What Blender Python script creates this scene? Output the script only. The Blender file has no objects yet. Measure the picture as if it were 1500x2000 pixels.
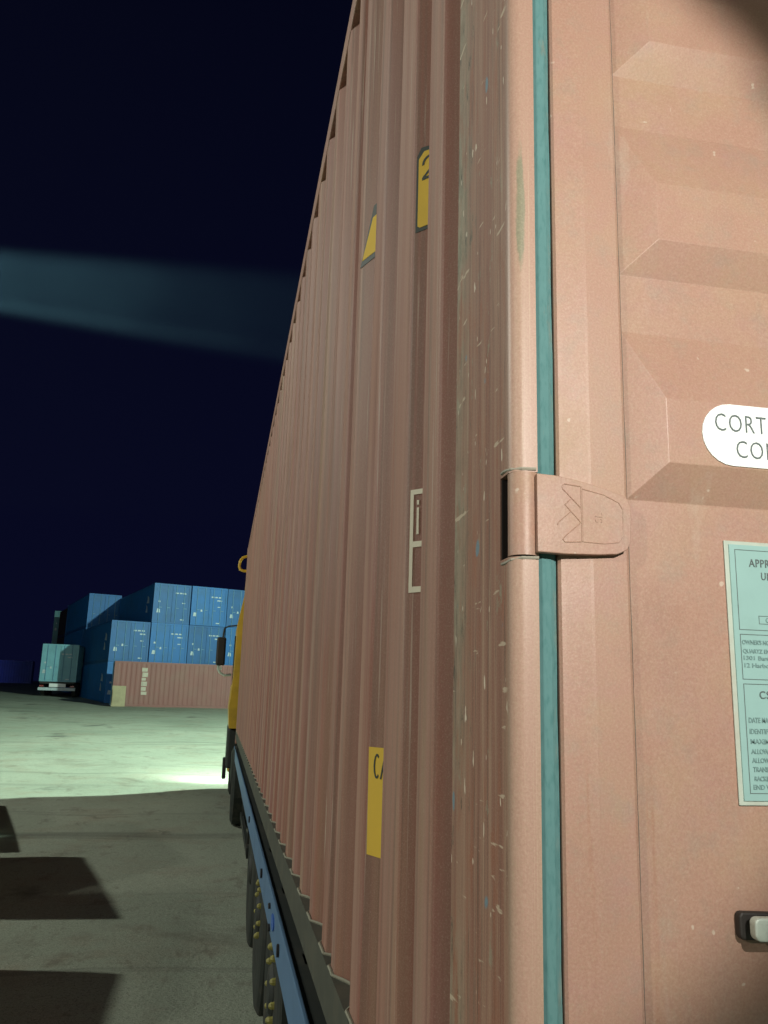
import bpy, bmesh, math, random
from mathutils import Vector, Matrix
random.seed(7)
S = bpy.context.scene
COL = S.collection

# ------------------------------------------------------------------ camera
Z0 = 1.08                                   # underside of the near container above the yard
F_PX, YAW, PIT, ROL = 1629.0, 0.183, 0.2181, 0.0297
CAM = Vector((-0.2644, -0.7483, 0.7167 + Z0))
fw = Vector((math.sin(YAW) * math.cos(PIT), math.cos(YAW) * math.cos(PIT), math.sin(PIT)))
r0 = Vector((math.cos(YAW), -math.sin(YAW), 0)); u0 = r0.cross(fw)
rt = r0 * math.cos(ROL) + u0 * math.sin(ROL)
up = -r0 * math.sin(ROL) + u0 * math.cos(ROL)
cd = bpy.data.cameras.new('camera'); cam = bpy.data.objects.new('camera', cd); COL.objects.link(cam)
cd.sensor_fit = 'VERTICAL'; cd.sensor_height = 24.0; cd.lens = 24.0 * F_PX / 2000.0
cd.clip_start = 0.02; cd.clip_end = 3000
m = Matrix((rt, up, -fw)).transposed().to_4x4(); m.translation = CAM
cam.matrix_world = m
S.camera = cam

# ------------------------------------------------------------------ night sky
W = bpy.data.worlds.new('World'); S.world = W; W.use_nodes = True
nt = W.node_tree; bg = nt.nodes['Background']
tc = nt.nodes.new('ShaderNodeTexCoord'); sep = nt.nodes.new('ShaderNodeSeparateXYZ')
ramp = nt.nodes.new('ShaderNodeValToRGB')
nt.links.new(tc.outputs['Generated'], sep.inputs[0]); nt.links.new(sep.outputs['Z'], ramp.inputs[0])
ramp.color_ramp.elements[0].position = 0.0; ramp.color_ramp.elements[0].color = (0.0026, 0.0032, 0.0160, 1)
ramp.color_ramp.elements[1].position = 0.75; ramp.color_ramp.elements[1].color = (0.0013, 0.0018, 0.0075, 1)
nt.links.new(ramp.outputs[0], bg.inputs[0]); bg.inputs[1].default_value = 1.0
vs = S.view_settings
vs.view_transform = 'Standard'; vs.look = 'None'; vs.exposure = 0.0; vs.gamma = 1.0; vs.use_curve_mapping = False

# ------------------------------------------------------------------ yard lighting
def lamp(name, kind, loc, power, color, target=None, size=0.2, angle=60, blend=0.3):
    d = bpy.data.lights.new(name, kind); d.energy = power; d.color = color
    d.shadow_soft_size = size
    if kind == 'SPOT':
        d.spot_size = math.radians(angle); d.spot_blend = blend
    o = bpy.data.objects.new(name, d); COL.objects.link(o); o.location = loc
    if target is not None:
        o.rotation_euler = (Vector(target) - Vector(loc)).to_track_quat('-Z', 'Y').to_euler()
    return o
# tall mast to the left of the truck: lights the side wall and the near ground
lamp('mast_lamp', 'POINT', (-13.5, 8.4, 9.6), 4350, (0.98, 1.0, 0.88), size=0.30)
# low lamp behind and to the left
lamp('gate_lamp', 'POINT', (-15.0, -10.5, 8.2), 4000, (1.0, 0.93, 0.80), size=0.35)
# high mast ahead on the right: the yard beyond the truck and the far stacks
lamp('yard_mast_lamp', 'POINT', (13.0, 20.4, 15.0), 46000, (0.76, 1.0, 0.82), size=0.35)
# added blue lamp, no source seen, to light the far row at the left
lamp('far_blue_lamp', 'SPOT', (-38.0, 84.0, 9.0), 3500, (0.35, 0.42, 1.0), target=(-39.0, 108.0, 2.5), size=0.3, angle=75, blend=0.6)
# hand torch held to the right of the photographer, on the rear doors
lamp('hand_torch', 'SPOT', (0.16, -1.28, Z0 + 1.28), 103, (1.0, 0.94, 0.84), target=(-0.16, 0.0, Z0 + 1.052), size=0.014, angle=57.0, blend=0.27)

# ------------------------------------------------------------------ helpers
def tag(o, label=None, cat=None, group=None, kind=None):
    if label: o['label'] = label
    if cat: o['category'] = cat
    if group: o['group'] = group
    if kind: o['kind'] = kind
    return o

def thing(name, label, cat, loc=(0, 0, 0), rotz=0.0, group=None):
    o = bpy.data.objects.new(name, None); COL.objects.link(o)
    o.empty_display_size = 0.2
    o.location = loc; o.rotation_euler = (0, 0, rotz)
    return tag(o, label, cat, group)

def obj(name, bm, mat, parent=None, label=None, smooth=False, kind=None):
    me = bpy.data.meshes.new(name)
    bmesh.ops.recalc_face_normals(bm, faces=bm.faces)
    bm.to_mesh(me); bm.free()
    if mat: me.materials.append(mat)
    if smooth:
        for p in me.polygons: p.use_smooth = True
    o = bpy.data.objects.new(name, me); COL.objects.link(o)
    if parent: o.parent = parent
    if label: o['label'] = label
    if kind: o['kind'] = kind
    return o

def copy_tree(o, parent=None):
    c = o.copy(); COL.objects.link(c)
    if parent: c.parent = parent
    for ch in list(o.children): copy_tree(ch, c)
    return c

def box(bm, x0, x1, y0, y1, z0, z1, bev=0.0):
    vs_ = [bm.verts.new(p) for p in ((x0,y0,z0),(x1,y0,z0),(x1,y1,z0),(x0,y1,z0),(x0,y0,z1),(x1,y0,z1),(x1,y1,z1),(x0,y1,z1))]
    fs = [bm.faces.new([vs_[i] for i in q]) for q in ((3,2,1,0),(4,5,6,7),(0,1,5,4),(1,2,6,5),(2,3,7,6),(3,0,4,7))]
    if bev > 0:
        es = list({e for f in fs for e in f.edges})
        bmesh.ops.bevel(bm, geom=es, offset=bev, segments=2, affect='EDGES', profile=0.5)
    return bm

def prism(bm, pts, a0, a1, axis='z'):
    """extrude a closed 2-D outline; axis z: pts are (x,y); y: (x,z); x: (y,z)"""
    def P(p, a):
        if axis == 'z': return (p[0], p[1], a)
        if axis == 'y': return (p[0], a, p[1])
        return (a, p[0], p[1])
    A = [bm.verts.new(P(p, a0)) for p in pts]; B = [bm.verts.new(P(p, a1)) for p in pts]
    n = len(pts)
    for i in range(n):
        bm.faces.new((A[i], A[(i+1) % n], B[(i+1) % n], B[i]))
    ca = bm.faces.new(A[::-1]); cb = bm.faces.new(B)
    if n > 8: bmesh.ops.triangulate(bm, faces=[ca, cb])
    return bm

def cyl(bm, c0, c1, r0_, r1_=None, seg=16, caps=True):
    r1_ = r0_ if r1_ is None else r1_
    c0, c1 = Vector(c0), Vector(c1); d = (c1 - c0).normalized()
    a = d.orthogonal().normalized(); b = d.cross(a)
    A, B = [], []
    for i in range(seg):
        t = 2 * math.pi * i / seg; v = a * math.cos(t) + b * math.sin(t)
        A.append(bm.verts.new(c0 + v * r0_)); B.append(bm.verts.new(c1 + v * r1_))
    for i in range(seg):
        bm.faces.new((A[i], A[(i+1) % seg], B[(i+1) % seg], B[i]))
    if caps: bm.faces.new(A[::-1]); bm.faces.new(B)
    return bm

def tube(bm, pts, r, seg=8):
    pts = [Vector(p) for p in pts]; rings = []
    for i, p in enumerate(pts):
        d = (pts[min(i+1, len(pts)-1)] - pts[max(i-1, 0)]).normalized()
        a = d.cross(Vector((0.31, 0.77, 0.56))).normalized(); b = d.cross(a)
        rings.append([bm.verts.new(p + (a*math.cos(2*math.pi*k/seg) + b*math.sin(2*math.pi*k/seg))*r) for k in range(seg)])
    for A, B in zip(rings, rings[1:]):
        for k in range(seg): bm.faces.new((A[k], A[(k+1) % seg], B[(k+1) % seg], B[k]))
    bm.faces.new(rings[0][::-1]); bm.faces.new(rings[-1])
    return bm

def lathe_x(bm, prof, cx, cy, cz, seg=32):
    """profile of (x, r) turned about an axis parallel to x"""
    rings = []
    for x, r in prof:
        rings.append([bm.verts.new((cx + x, cy + r*math.cos(2*math.pi*k/seg), cz + r*math.sin(2*math.pi*k/seg))) for k in range(seg)])
    for A, B in zip(rings, rings[1:]):
        for k in range(seg): bm.faces.new((A[k], A[(k+1) % seg], B[(k+1) % seg], B[k]))
    bm.faces.new(rings[0]); bm.faces.new(rings[-1])
    return bm

N = bmesh.new

# ------------------------------------------------------------------ materials
class Mat:
    def __init__(s, name, rough=0.5, metal=0.0, spec=0.5):
        s.m = bpy.data.materials.new(name); s.m.use_nodes = True
        s.t = s.m.node_tree; s.p = s.t.nodes['Principled BSDF']
        s.p.inputs['Roughness'].default_value = rough; s.p.inputs['Metallic'].default_value = metal
        s.p.inputs['Specular IOR Level'].default_value = spec
        s.tc = s.t.nodes.new('ShaderNodeTexCoord')
    def noise(s, scale=(1, 1, 1), sc=5, det=4, rough=0.55, dist=0.0, off=(0, 0, 0)):
        mp = s.t.nodes.new('ShaderNodeMapping'); mp.inputs['Scale'].default_value = scale; mp.inputs['Location'].default_value = off
        s.t.links.new(s.tc.outputs['Object'], mp.inputs[0])
        n = s.t.nodes.new('ShaderNodeTexNoise'); n.inputs['Scale'].default_value = sc; n.inputs['Detail'].default_value = det
        n.inputs['Roughness'].default_value = rough; n.inputs['Distortion'].default_value = dist
        s.t.links.new(mp.outputs[0], n.inputs['Vector'])
        return n.outputs['Fac']
    def thr(s, sock, lo, hi, a=0.0, b=1.0):
        r = s.t.nodes.new('ShaderNodeMapRange'); r.inputs['From Min'].default_value = lo; r.inputs['From Max'].default_value = hi
        r.inputs['To Min'].default_value = a; r.inputs['To Max'].default_value = b; r.clamp = True
        s.t.links.new(sock, r.inputs['Value']); return r.outputs[0]
    def axis(s, i):
        q = s.t.nodes.new('ShaderNodeSeparateXYZ'); s.t.links.new(s.tc.outputs['Object'], q.inputs[0]); return q.outputs[i]
    def math(s, op, a, b):
        q = s.t.nodes.new('ShaderNodeMath'); q.operation = op
        for i, v in enumerate((a, b)):
            if isinstance(v, (int, float)): q.inputs[i].default_value = v
            else: s.t.links.new(v, q.inputs[i])
        return q.outputs[0]
    def mix(s, a, b, fac):
        q = s.t.nodes.new('ShaderNodeMix'); q.data_type = 'RGBA'
        for idx, v in ((6, a), (7, b)):
            if isinstance(v, tuple): q.inputs[idx].default_value = (*v, 1)
            else: s.t.links.new(v, q.inputs[idx])
        if isinstance(fac, (int, float)): q.inputs[0].default_value = fac
        else: s.t.links.new(fac, q.inputs[0])
        return q.outputs[2]
    def color(s, c):
        if isinstance(c, tuple): s.p.inputs['Base Color'].default_value = (*c, 1)
        else: s.t.links.new(c, s.p.inputs['Base Color'])
        return s
    def rough(s, sock): s.t.links.new(sock, s.p.inputs['Roughness']); return s
    def bump(s, sock, strength=0.2, dist=0.005):
        b = s.t.nodes.new('ShaderNodeBump'); b.inputs['Strength'].default_value = strength; b.inputs['Distance'].default_value = dist
        s.t.links.new(sock, b.inputs['Height']); s.t.links.new(b.outputs[0], s.p.inputs['Normal']); return s

def simple(name, c, rough=0.5, metal=0.0, var=0.18, sc=6.0, dirt=(0.10, 0.085, 0.06), dirt_amt=0.25, bump=0.1):
    M = Mat(name, rough, metal)
    n = M.noise(sc=sc, det=5); d = M.noise(sc=sc * 0.35, det=6, rough=0.7, off=(3.1, 1.7, 0.4))
    base = M.mix(tuple(v * (1 - var) for v in c), tuple(min(1, v * (1 + var)) for v in c), n)
    M.color(M.mix(base, dirt, M.thr(d, 0.5, 0.75, 0, dirt_amt)))
    if bump: M.bump(n, bump, 0.004)
    return M.m

def grain(M, c, amt=0.25):
    # sandy speckle of weathered sprayed paint
    f = M.noise(sc=430, det=3, rough=0.8); g = M.noise(sc=300, det=2, rough=0.8, off=(11, 3, 7))
    c = M.mix(c, (0.16, 0.085, 0.065), M.thr(f, 0.50, 0.72, 0, amt))
    c = M.mix(c, (0.52, 0.42, 0.34), M.thr(f, 0.50, 0.28, 0, amt))
    return M.mix(c, (0.25, 0.27, 0.15), M.thr(g, 0.52, 0.75, 0, amt * 0.7))

# oxide-red container paint on the doors
def door_paint():
    M = Mat('oxide_red_door_paint', 0.48)
    a = M.noise(sc=2.2, det=3); b = M.noise(sc=9, det=5, rough=0.65); f = M.noise(sc=420, det=2)
    g = M.noise(scale=(1, 1, .12), sc=30, det=4, off=(4, 4, 4))
    c = M.mix((0.345, 0.196, 0.148), (0.365, 0.230, 0.172), a)
    c = M.mix(c, (0.345, 0.245, 0.150), M.thr(b, 0.46, 0.70, 0, 0.50))
    pk = M.noise(sc=14, det=4, rough=0.7, off=(2, 7, 3))
    c = M.mix(c, (0.350, 0.200, 0.180), M.thr(pk, 0.50, 0.70, 0, 0.45))
    c = M.mix(c, (0.265, 0.225, 0.180), M.thr(M.noise(sc=23, det=4, rough=0.7, off=(5, 1, 3)), 0.52, 0.72, 0, 0.40))
    c = M.mix(c, (0.30, 0.23, 0.185), M.thr(g, 0.56, 0.75, 0, 0.30))
    lg = M.noise(scale=(1, 1, .5), sc=4.2, det=6, rough=0.7, dist=0.5, off=(6, 2, 4))
    c = M.mix(c, (0.285, 0.165, 0.118), M.thr(lg, 0.50, 0.68, 0, 0.45))
    run = M.noise(scale=(1, 1, .05), sc=38, det=4, rough=0.6, off=(3, 1, 8))
    c = M.mix(c, (0.27, 0.115, 0.060), M.math('MULTIPLY', M.thr(run, 0.58, 0.72, 0, 0.55), M.thr(M.noise(sc=3.3, det=3, off=(1, 1, 4)), 0.45, 0.65)))
    sm = M.noise(scale=(1, 1, .3), sc=11, det=5, rough=0.7, off=(7, 7, 2))
    c = M.mix(c, (0.40, 0.33, 0.27), M.thr(sm, 0.60, 0.74, 0, 0.55))
    spots = M.noise(sc=55, det=2, off=(9, 2, 1))
    c = M.mix(c, (0.52, 0.44, 0.36), M.thr(spots, 0.735, 0.76, 0, 0.75))
    c = grain(M, c)
    M.color(c).rough(M.thr(b, 0.3, 0.7, 0.40, 0.58)); M.bump(f, 0.12, 0.0012)
    return M.m

# side wall: dusty, with rust and dirt running down
def wall_paint():
    M = Mat('dusty_oxide_red_wall_paint', 0.62)
    s1 = M.noise(scale=(18, 18, 0.35), sc=1.0, det=5, rough=0.6)
    s2 = M.noise(scale=(60, 60, 0.9), sc=1.0, det=4, rough=0.6, off=(5, 2, 1))
    s3 = M.noise(scale=(9, 9, 0.22), sc=1.0, det=4, off=(1, 8, 3))
    s4 = M.noise(scale=(3.5, 3.5, 1.2), sc=1.0, det=5, off=(7, 3, 6))
    f = M.noise(sc=350, det=2)
    c = M.mix((0.265, 0.098, 0.068), (0.345, 0.178, 0.132), M.thr(s1, 0.40, 0.60))
    c = M.mix(c, (0.335, 0.250, 0.155), M.thr(s3, 0.50, 0.64, 0, 0.55))
    c = M.mix(c, (0.275, 0.115, 0.080), M.thr(s2, 0.53, 0.68, 0, 0.60))
    c = M.mix(c, (0.290, 0.180, 0.175), M.thr(s4, 0.45, 0.70, 0, 0.50))
    s5 = M.noise(scale=(45, 45, 0.6), sc=1.0, det=3, rough=0.6, off=(8, 6, 2))
    c = M.mix(c, (0.165, 0.098, 0.070), M.thr(s5, 0.50, 0.62, 0, 0.65))
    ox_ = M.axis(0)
    c = M.mix(c, (0.205, 0.095, 0.066), M.thr(ox_, 0.007, 0.016, 0, 0.55))  # valley and slope shade of the corrugation put into the paint
    c = M.mix(c, (0.400, 0.245, 0.185), M.math('MULTIPLY', M.thr(ox_, 0.0055, 0.0035), M.thr(s2, 0.42, 0.60, 0.0, 0.45)))  # paler outer flats: rub wear, also painted to heighten the light banding
    wear = M.noise(scale=(110, 110, 1.6), sc=1.0, det=4, rough=0.7, off=(2, 9, 5))
    c = M.mix(c, (0.47, 0.39, 0.32), M.thr(wear, 0.60, 0.70, 0, 0.7))
    c = grain(M, c, 0.26)
    M.color(c); M.bump(s2, 0.08, 0.003)
    return M.m

# rear corner post: scraped, with a worn grey-green strip along its forward edge
def post_paint():
    M = Mat('scraped_corner_post_paint', 0.50)
    y = M.axis(1); z = M.axis(2)
    s1 = M.noise(scale=(70, 70, 1.1), sc=1.0, det=5, rough=0.65)
    s2 = M.noise(scale=(190, 190, 2.2), sc=1.0, det=4, rough=0.7, off=(3, 5, 2))
    b = M.noise(scale=(1, 1, 0.4), sc=46, det=6, rough=0.75, off=(1, 4, 2))
    f = M.noise(sc=420, det=2)
    c = M.mix((0.345, 0.205, 0.158), (0.380, 0.262, 0.200), s1)
    c = M.mix(c, (0.36, 0.265, 0.185), M.thr(s1, 0.46, 0.66, 0, 0.45))
    side = M.thr(y, 0.012, 0.022)
    # flat side face: streaked brown and rust
    st = M.mix((0.245, 0.105, 0.072), (0.345, 0.200, 0.140), M.thr(s1, .40, .60))
    st = M.mix(st, (0.290, 0.120, 0.075), M.thr(M.noise(scale=(40, 40, 0.8), sc=1.0, det=4, rough=0.65, off=(9, 9, 4)), .50, .64, 0, .75))
    st = M.mix(st, (0.120, 0.078, 0.055), M.thr(M.noise(scale=(150, 150, 1.8), sc=1.0, det=4, rough=0.65, off=(4, 2, 7)), .53, .64, 0, .42))
    c = M.mix(c, st, M.math('MULTIPLY', side, 0.95))
    # rubbed grey-green strip by the forward edge, broken up
    edge = M.thr(M.math('ADD', y, M.math('MULTIPLY', b, 0.14)), 0.205, 0.258)
    zz = M.thr(M.noise(scale=(0.01, 0.01, 1.0), sc=2.6, det=4), 0.38, 0.58, 0.05, 0.80)
    c = M.mix(c, M.mix((0.350, 0.345, 0.255), (0.165, 0.190, 0.130), M.thr(b, 0.42, 0.58)), M.math('MULTIPLY', edge, zz))
    c = M.mix(c, (0.045, 0.042, 0.030), M.math('MULTIPLY', edge, M.thr(b, 0.60, 0.64, 0, 0.9)))
    rb = M.noise(scale=(1, 1, 0.22), sc=30, det=5, rough=0.7, off=(2, 9, 6))
    c = M.mix(c, (0.30, 0.105, 0.055), M.math('MULTIPLY', side, M.thr(rb, 0.52, 0.66, 0, 0.75)))
    blot = M.noise(scale=(1, 1, 0.45), sc=34, det=5, rough=0.75, off=(5, 5, 9))
    c = M.mix(c, (0.29, 0.29, 0.21), M.math('MULTIPLY', side, M.thr(blot, 0.61, 0.67, 0, 0.70)))
    dk = M.noise(scale=(120, 120, 3.0), sc=1.0, det=5, rough=0.75, off=(7, 1, 4))
    c = M.mix(c, (0.085, 0.050, 0.035), M.math('MULTIPLY', side, M.thr(dk, 0.58, 0.64, 0, 0.75)))
    # bare and pale scratches
    c = M.mix(c, (0.52, 0.43, 0.31), M.math('MULTIPLY', side, M.thr(s2, 0.60, 0.66, 0, 0.55)))
    nick = M.noise(scale=(1, 1, 0.35), sc=75, det=2, off=(8, 8, 1))
    c = M.mix(c, (0.72, 0.64, 0.52), M.math('MULTIPLY', side, M.thr(nick, 0.685, 0.705, 0, 0.9)))
    hx = M.noise(scale=(0.5, 14, 75), sc=1.0, det=3, off=(2, 6, 3))
    c = M.mix(c, (0.58, 0.48, 0.36), M.math('MULTIPLY', side, M.thr(hx, 0.66, 0.69, 0, 0.8)))
    bl = M.noise(scale=(1, 1, 0.8), sc=27, det=1, off=(1.3, 2.2, 5.2))
    c = M.mix(c, (0.12, 0.26, 0.34), M.math('MULTIPLY', side, M.thr(bl, 0.735, 0.765, 0, 0.8)))
    # long lens-shaped green scuff on the rounded corner
    x = M.axis(0)
    dx = M.math('DIVIDE', M.math('SUBTRACT', x, 0.0105), 0.0052); dz = M.math('DIVIDE', M.math('SUBTRACT', z, 1.225), 0.085)
    dd = M.math('ADD', M.math('ADD', M.math('MULTIPLY', dx, dx), M.math('MULTIPLY', dz, dz)), M.math('MULTIPLY', M.noise(scale=(1, 1, .2), sc=120, det=5, rough=0.8, off=(2, 3, 9)), 2.2))
    c = M.mix(c, (0.150, 0.185, 0.120), M.math('MULTIPLY', M.thr(dd, 2.05, 1.55, 0, 0.75), M.thr(y, 0.014, 0.010)))
    # fine bare-metal line down the rounded corner
    c = M.mix(c, (0.47, 0.37, 0.27), M.math('MULTIPLY', M.thr(M.noise(scale=(500, 90, 1.2), sc=1.0, det=3, off=(1, 5, 5)), 0.60, 0.70, 0, 0.5), M.thr(y, 0.012, 0.004)))
    c = grain(M, c, 0.26)
    M.color(c); M.rough(M.thr(side, 0, 1, 0.46, 0.6)); M.bump(b, 0.18, 0.002)
    return M.m

def rubber_teal():
    M = Mat('teal_grey_rubber', 0.95, spec=0.15)
    n = M.noise(sc=60, det=4); f = M.noise(scale=(1, 1, .3), sc=240, det=3)
    c = M.mix((0.085, 0.195, 0.198), (0.115, 0.245, 0.248), n)
    sm = M.noise(scale=(1, 1, .25), sc=70, det=5, rough=0.75, off=(3, 3, 1))
    c = M.mix(c, (0.23, 0.25, 0.21), M.math('MULTIPLY', M.thr(sm, 0.50, 0.66, 0, 0.7), M.thr(M.axis(0), 0.0405, 0.0455)))
    c = M.mix(c, (0.20, 0.20, 0.16), M.thr(sm, 0.63, 0.72, 0, 0.5))
    M.color(M.mix(c, (0.035, 0.13, 0.13), M.thr(f, 0.5, 0.75, 0, 0.45))); M.bump(f, 0.2, 0.001)
    return M.m

def ground_mat():
    M = Mat('dusty_yard_concrete', 0.85, spec=0.25)
    big = M.noise(sc=0.16, det=6, rough=0.6, dist=0.4); mid = M.noise(sc=1.1, det=7, rough=0.66, off=(4, 1, 0))
    fine = M.noise(sc=26, det=6, rough=0.75, off=(2, 2, 0)); grit = M.noise(sc=130, det=3, rough=0.8)
    c = M.mix((0.240, 0.292, 0.225), (0.372, 0.415, 0.328), M.thr(big, 0.3, 0.7))
    c = M.mix(c, (0.270, 0.225, 0.160), M.thr(mid, 0.50, 0.72, 0, 0.6))
    c = M.mix(c, (0.09, 0.088, 0.075), M.thr(fine, 0.54, 0.74, 0, 0.55))
    c = M.mix(c, (0.52, 0.52, 0.44), M.thr(grit, 0.54, 0.66, 0, 0.8))
    c = M.mix(c, (0.08, 0.085, 0.068), M.thr(M.noise(sc=70, det=5, rough=0.85, off=(6, 6, 0)), 0.53, 0.64, 0, 0.85))
    # old oil and tyre marks sweeping across the yard
    tr = M.noise(scale=(0.055, 1.15, 1), sc=1.0, det=4, rough=0.55, dist=0.7, off=(0, 3.3, 0))
    c = M.mix(c, (0.085, 0.088, 0.078), M.thr(tr, 0.60, 0.70, 0, 0.55))
    oil = M.noise(scale=(0.55, 0.35, 1), sc=1.0, det=5, rough=0.6, off=(2.6, 0.4, 0))
    c = M.mix(c, (0.075, 0.075, 0.068), M.thr(oil, 0.615, 0.70, 0, 0.75))
    ck = M.t.nodes.new('ShaderNodeTexVoronoi'); ck.feature = 'DISTANCE_TO_EDGE'; ck.inputs['Scale'].default_value = 0.38
    wv = M.t.nodes.new('ShaderNodeVectorMath'); wv.operation = 'ADD'
    nz = M.t.nodes.new('ShaderNodeTexNoise'); nz.inputs['Scale'].default_value = 1.3; nz.inputs['Detail'].default_value = 5
    M.t.links.new(M.tc.outputs['Object'], nz.inputs['Vector']); M.t.links.new(M.tc.outputs['Object'], wv.inputs[0]); M.t.links.new(nz.outputs['Color'], wv.inputs[1]); M.t.links.new(wv.outputs[0], ck.inputs['Vector'])
    c = M.mix(c, (0.06, 0.06, 0.05), M.math('MULTIPLY', M.thr(ck.outputs['Distance'], 0.010, 0.004), M.thr(mid, 0.50, 0.62, 0, 0.35)))
    pt = M.noise(sc=0.55, det=7, rough=0.7, dist=0.8, off=(9, 4, 0))
    c = M.mix(c, (0.13, 0.12, 0.095), M.thr(pt, 0.56, 0.70, 0, 0.5))
    c = M.mix(c, (0.15, 0.135, 0.105), M.thr(M.noise(scale=(1, .5, 1), sc=3.2, det=6, rough=0.75, off=(1, 7, 0)), 0.56, 0.68, 0, 0.55))
    h = M.math('ADD', M.math('MULTIPLY', mid, 0.5), M.math('MULTIPLY', fine, 0.5))
    M.color(c); M.bump(h, 0.55, 0.03)
    return M.m

def far_paint(name, c, dirt):
    M = Mat(name, 0.55)
    a = M.noise(scale=(1, 1, 0.2), sc=2.5, det=5); b = M.noise(sc=0.9, det=5, off=(3, 3, 1))
    k = M.mix(tuple(v * 0.8 for v in c), tuple(min(1, v * 1.2) for v in c), a)
    M.color(M.mix(k, dirt, M.thr(b, 0.48, 0.75, 0, 0.5)))
    return M.m

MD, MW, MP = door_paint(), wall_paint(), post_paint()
M_RUB = rubber_teal()
M_GRIME = simple('grimy_bottom_rail_paint', (0.062, 0.068, 0.052), 0.7, var=0.4, sc=14, dirt=(0.15, 0.13, 0.09), dirt_amt=0.5)
M_BLACK = simple('black_steel', (0.014, 0.013, 0.013), 0.6, dirt_amt=0.15)
M_DARK = simple('sooty_chassis_steel', (0.020, 0.026, 0.023), 0.7, dirt_amt=0.4)
M_HOLLOW = simple('unlit_post_cavity_steel', (0.012, 0.009, 0.008), 0.9, dirt_amt=0.0)  # near black standing in for shade in slots and joints
M_TYRE = simple('tyre_rubber', (0.016, 0.022, 0.018), 0.85, sc=18, dirt_amt=0.5)
M_BLUE = simple('faded_blue_chassis_paint', (0.095, 0.185, 0.310), 0.55, var=0.12, sc=9, dirt=(0.05, 0.11, 0.17), dirt_amt=0.6)
M_BLUE2 = simple('bright_blue_touch_up_paint', (0.04, 0.13, 0.45), 0.45, dirt_amt=0.1)
M_YEL = simple('yellow_wheel_nut_plastic', (0.30, 0.29, 0.075), 0.5, dirt_amt=0.35, sc=30)
M_CAB = simple('yellow_cab_paint', (0.56, 0.36, 0.035), 0.4, dirt=(0.16, 0.12, 0.05), dirt_amt=0.4)
M_GLASS = simple('dark_window_glass', (0.012, 0.014, 0.016), 0.08, dirt_amt=0.0, bump=0)
M_GALV = simple('galvanised_steel', (0.50, 0.58, 0.52), 0.5, metal=0.25, sc=60, dirt=(0.16, 0.19, 0.17), dirt_amt=0.8)
M_WHITE = simple('white_vinyl', (0.80, 0.86, 0.86), 0.4, var=0.03, dirt_amt=0.05, bump=0)
M_INK = simple('grey_print_ink', (0.095, 0.125, 0.125), 0.5, dirt_amt=0.0, bump=0)
M_INK2 = simple('faded_print_ink', (0.16, 0.27, 0.265), 0.5, dirt_amt=0.0, bump=0)
M_PLATE = simple('mint_tinted_data_plate', (0.260, 0.435, 0.420), 0.42, var=0.08, sc=30, dirt=(0.20, 0.34, 0.31), dirt_amt=0.5, bump=0.03)
M_PLEDGE = simple('data_plate_sealant', (0.40, 0.47, 0.41), 0.55, sc=40, dirt=(0.38, 0.30, 0.23), dirt_amt=0.6)
M_DYEL = simple('yellow_decal_vinyl', (0.70, 0.48, 0.050), 0.75, var=0.06, dirt_amt=0.12, bump=0)
M_DBLK = simple('black_decal_ink', (0.030, 0.045, 0.038), 0.6, dirt_amt=0.1, bump=0)
M_DWHT = simple('cream_stencil_paint', (0.72, 0.70, 0.56), 0.6, var=0.08, dirt_amt=0.15, bump=0)
M_CONC = simple('cast_concrete', (0.30, 0.29, 0.26), 0.9, sc=3, dirt_amt=0.4)
FB = far_paint('sea_blue_container_paint', (0.012, 0.165, 0.470), (0.03, 0.13, 0.24))
FB2 = far_paint('teal_blue_container_paint', (0.130, 0.360, 0.400), (0.08, 0.19, 0.20))
FPT = far_paint('pale_teal_container_paint', (0.190, 0.460, 0.540), (0.12, 0.28, 0.33))
FB3 = far_paint('dark_sea_blue_container_paint', (0.012, 0.130, 0.360), (0.02, 0.09, 0.17))
FBR = far_paint('dark_brown_container_paint', (0.045, 0.030, 0.022), (0.06, 0.05, 0.03))
FR = far_paint('faded_red_container_paint', (0.230, 0.098, 0.085), (0.22, 0.14, 0.11))
FV = far_paint('violet_blue_container_paint', (0.06, 0.11, 0.52), (0.05, 0.08, 0.30))
M_MARK = simple('white_container_marking', (0.48, 0.60, 0.63), 0.5, dirt_amt=0.3, sc=9, bump=0)
M_RODS = simple('galvanised_lock_rod', (0.14, 0.34, 0.50), 0.5, dirt_amt=0.2, bump=0)
M_RMARK = simple('worn_cream_marking', (0.46, 0.42, 0.34), 0.6, dirt_amt=0.5, sc=8, bump=0)
M_BEIGE = simple('pale_beige_board', (0.34, 0.30, 0.18), 0.7, dirt_amt=0.3)
M_LENS = Mat('lit_headlamp_lens', 0.2)
M_LENS.color((0.9, 0.9, 0.85)); M_LENS.p.inputs['Emission Color'].default_value = (0.95, 1, 0.9, 1); M_LENS.p.inputs['Emission Strength'].default_value = 30
M_LENS = M_LENS.m

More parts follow.
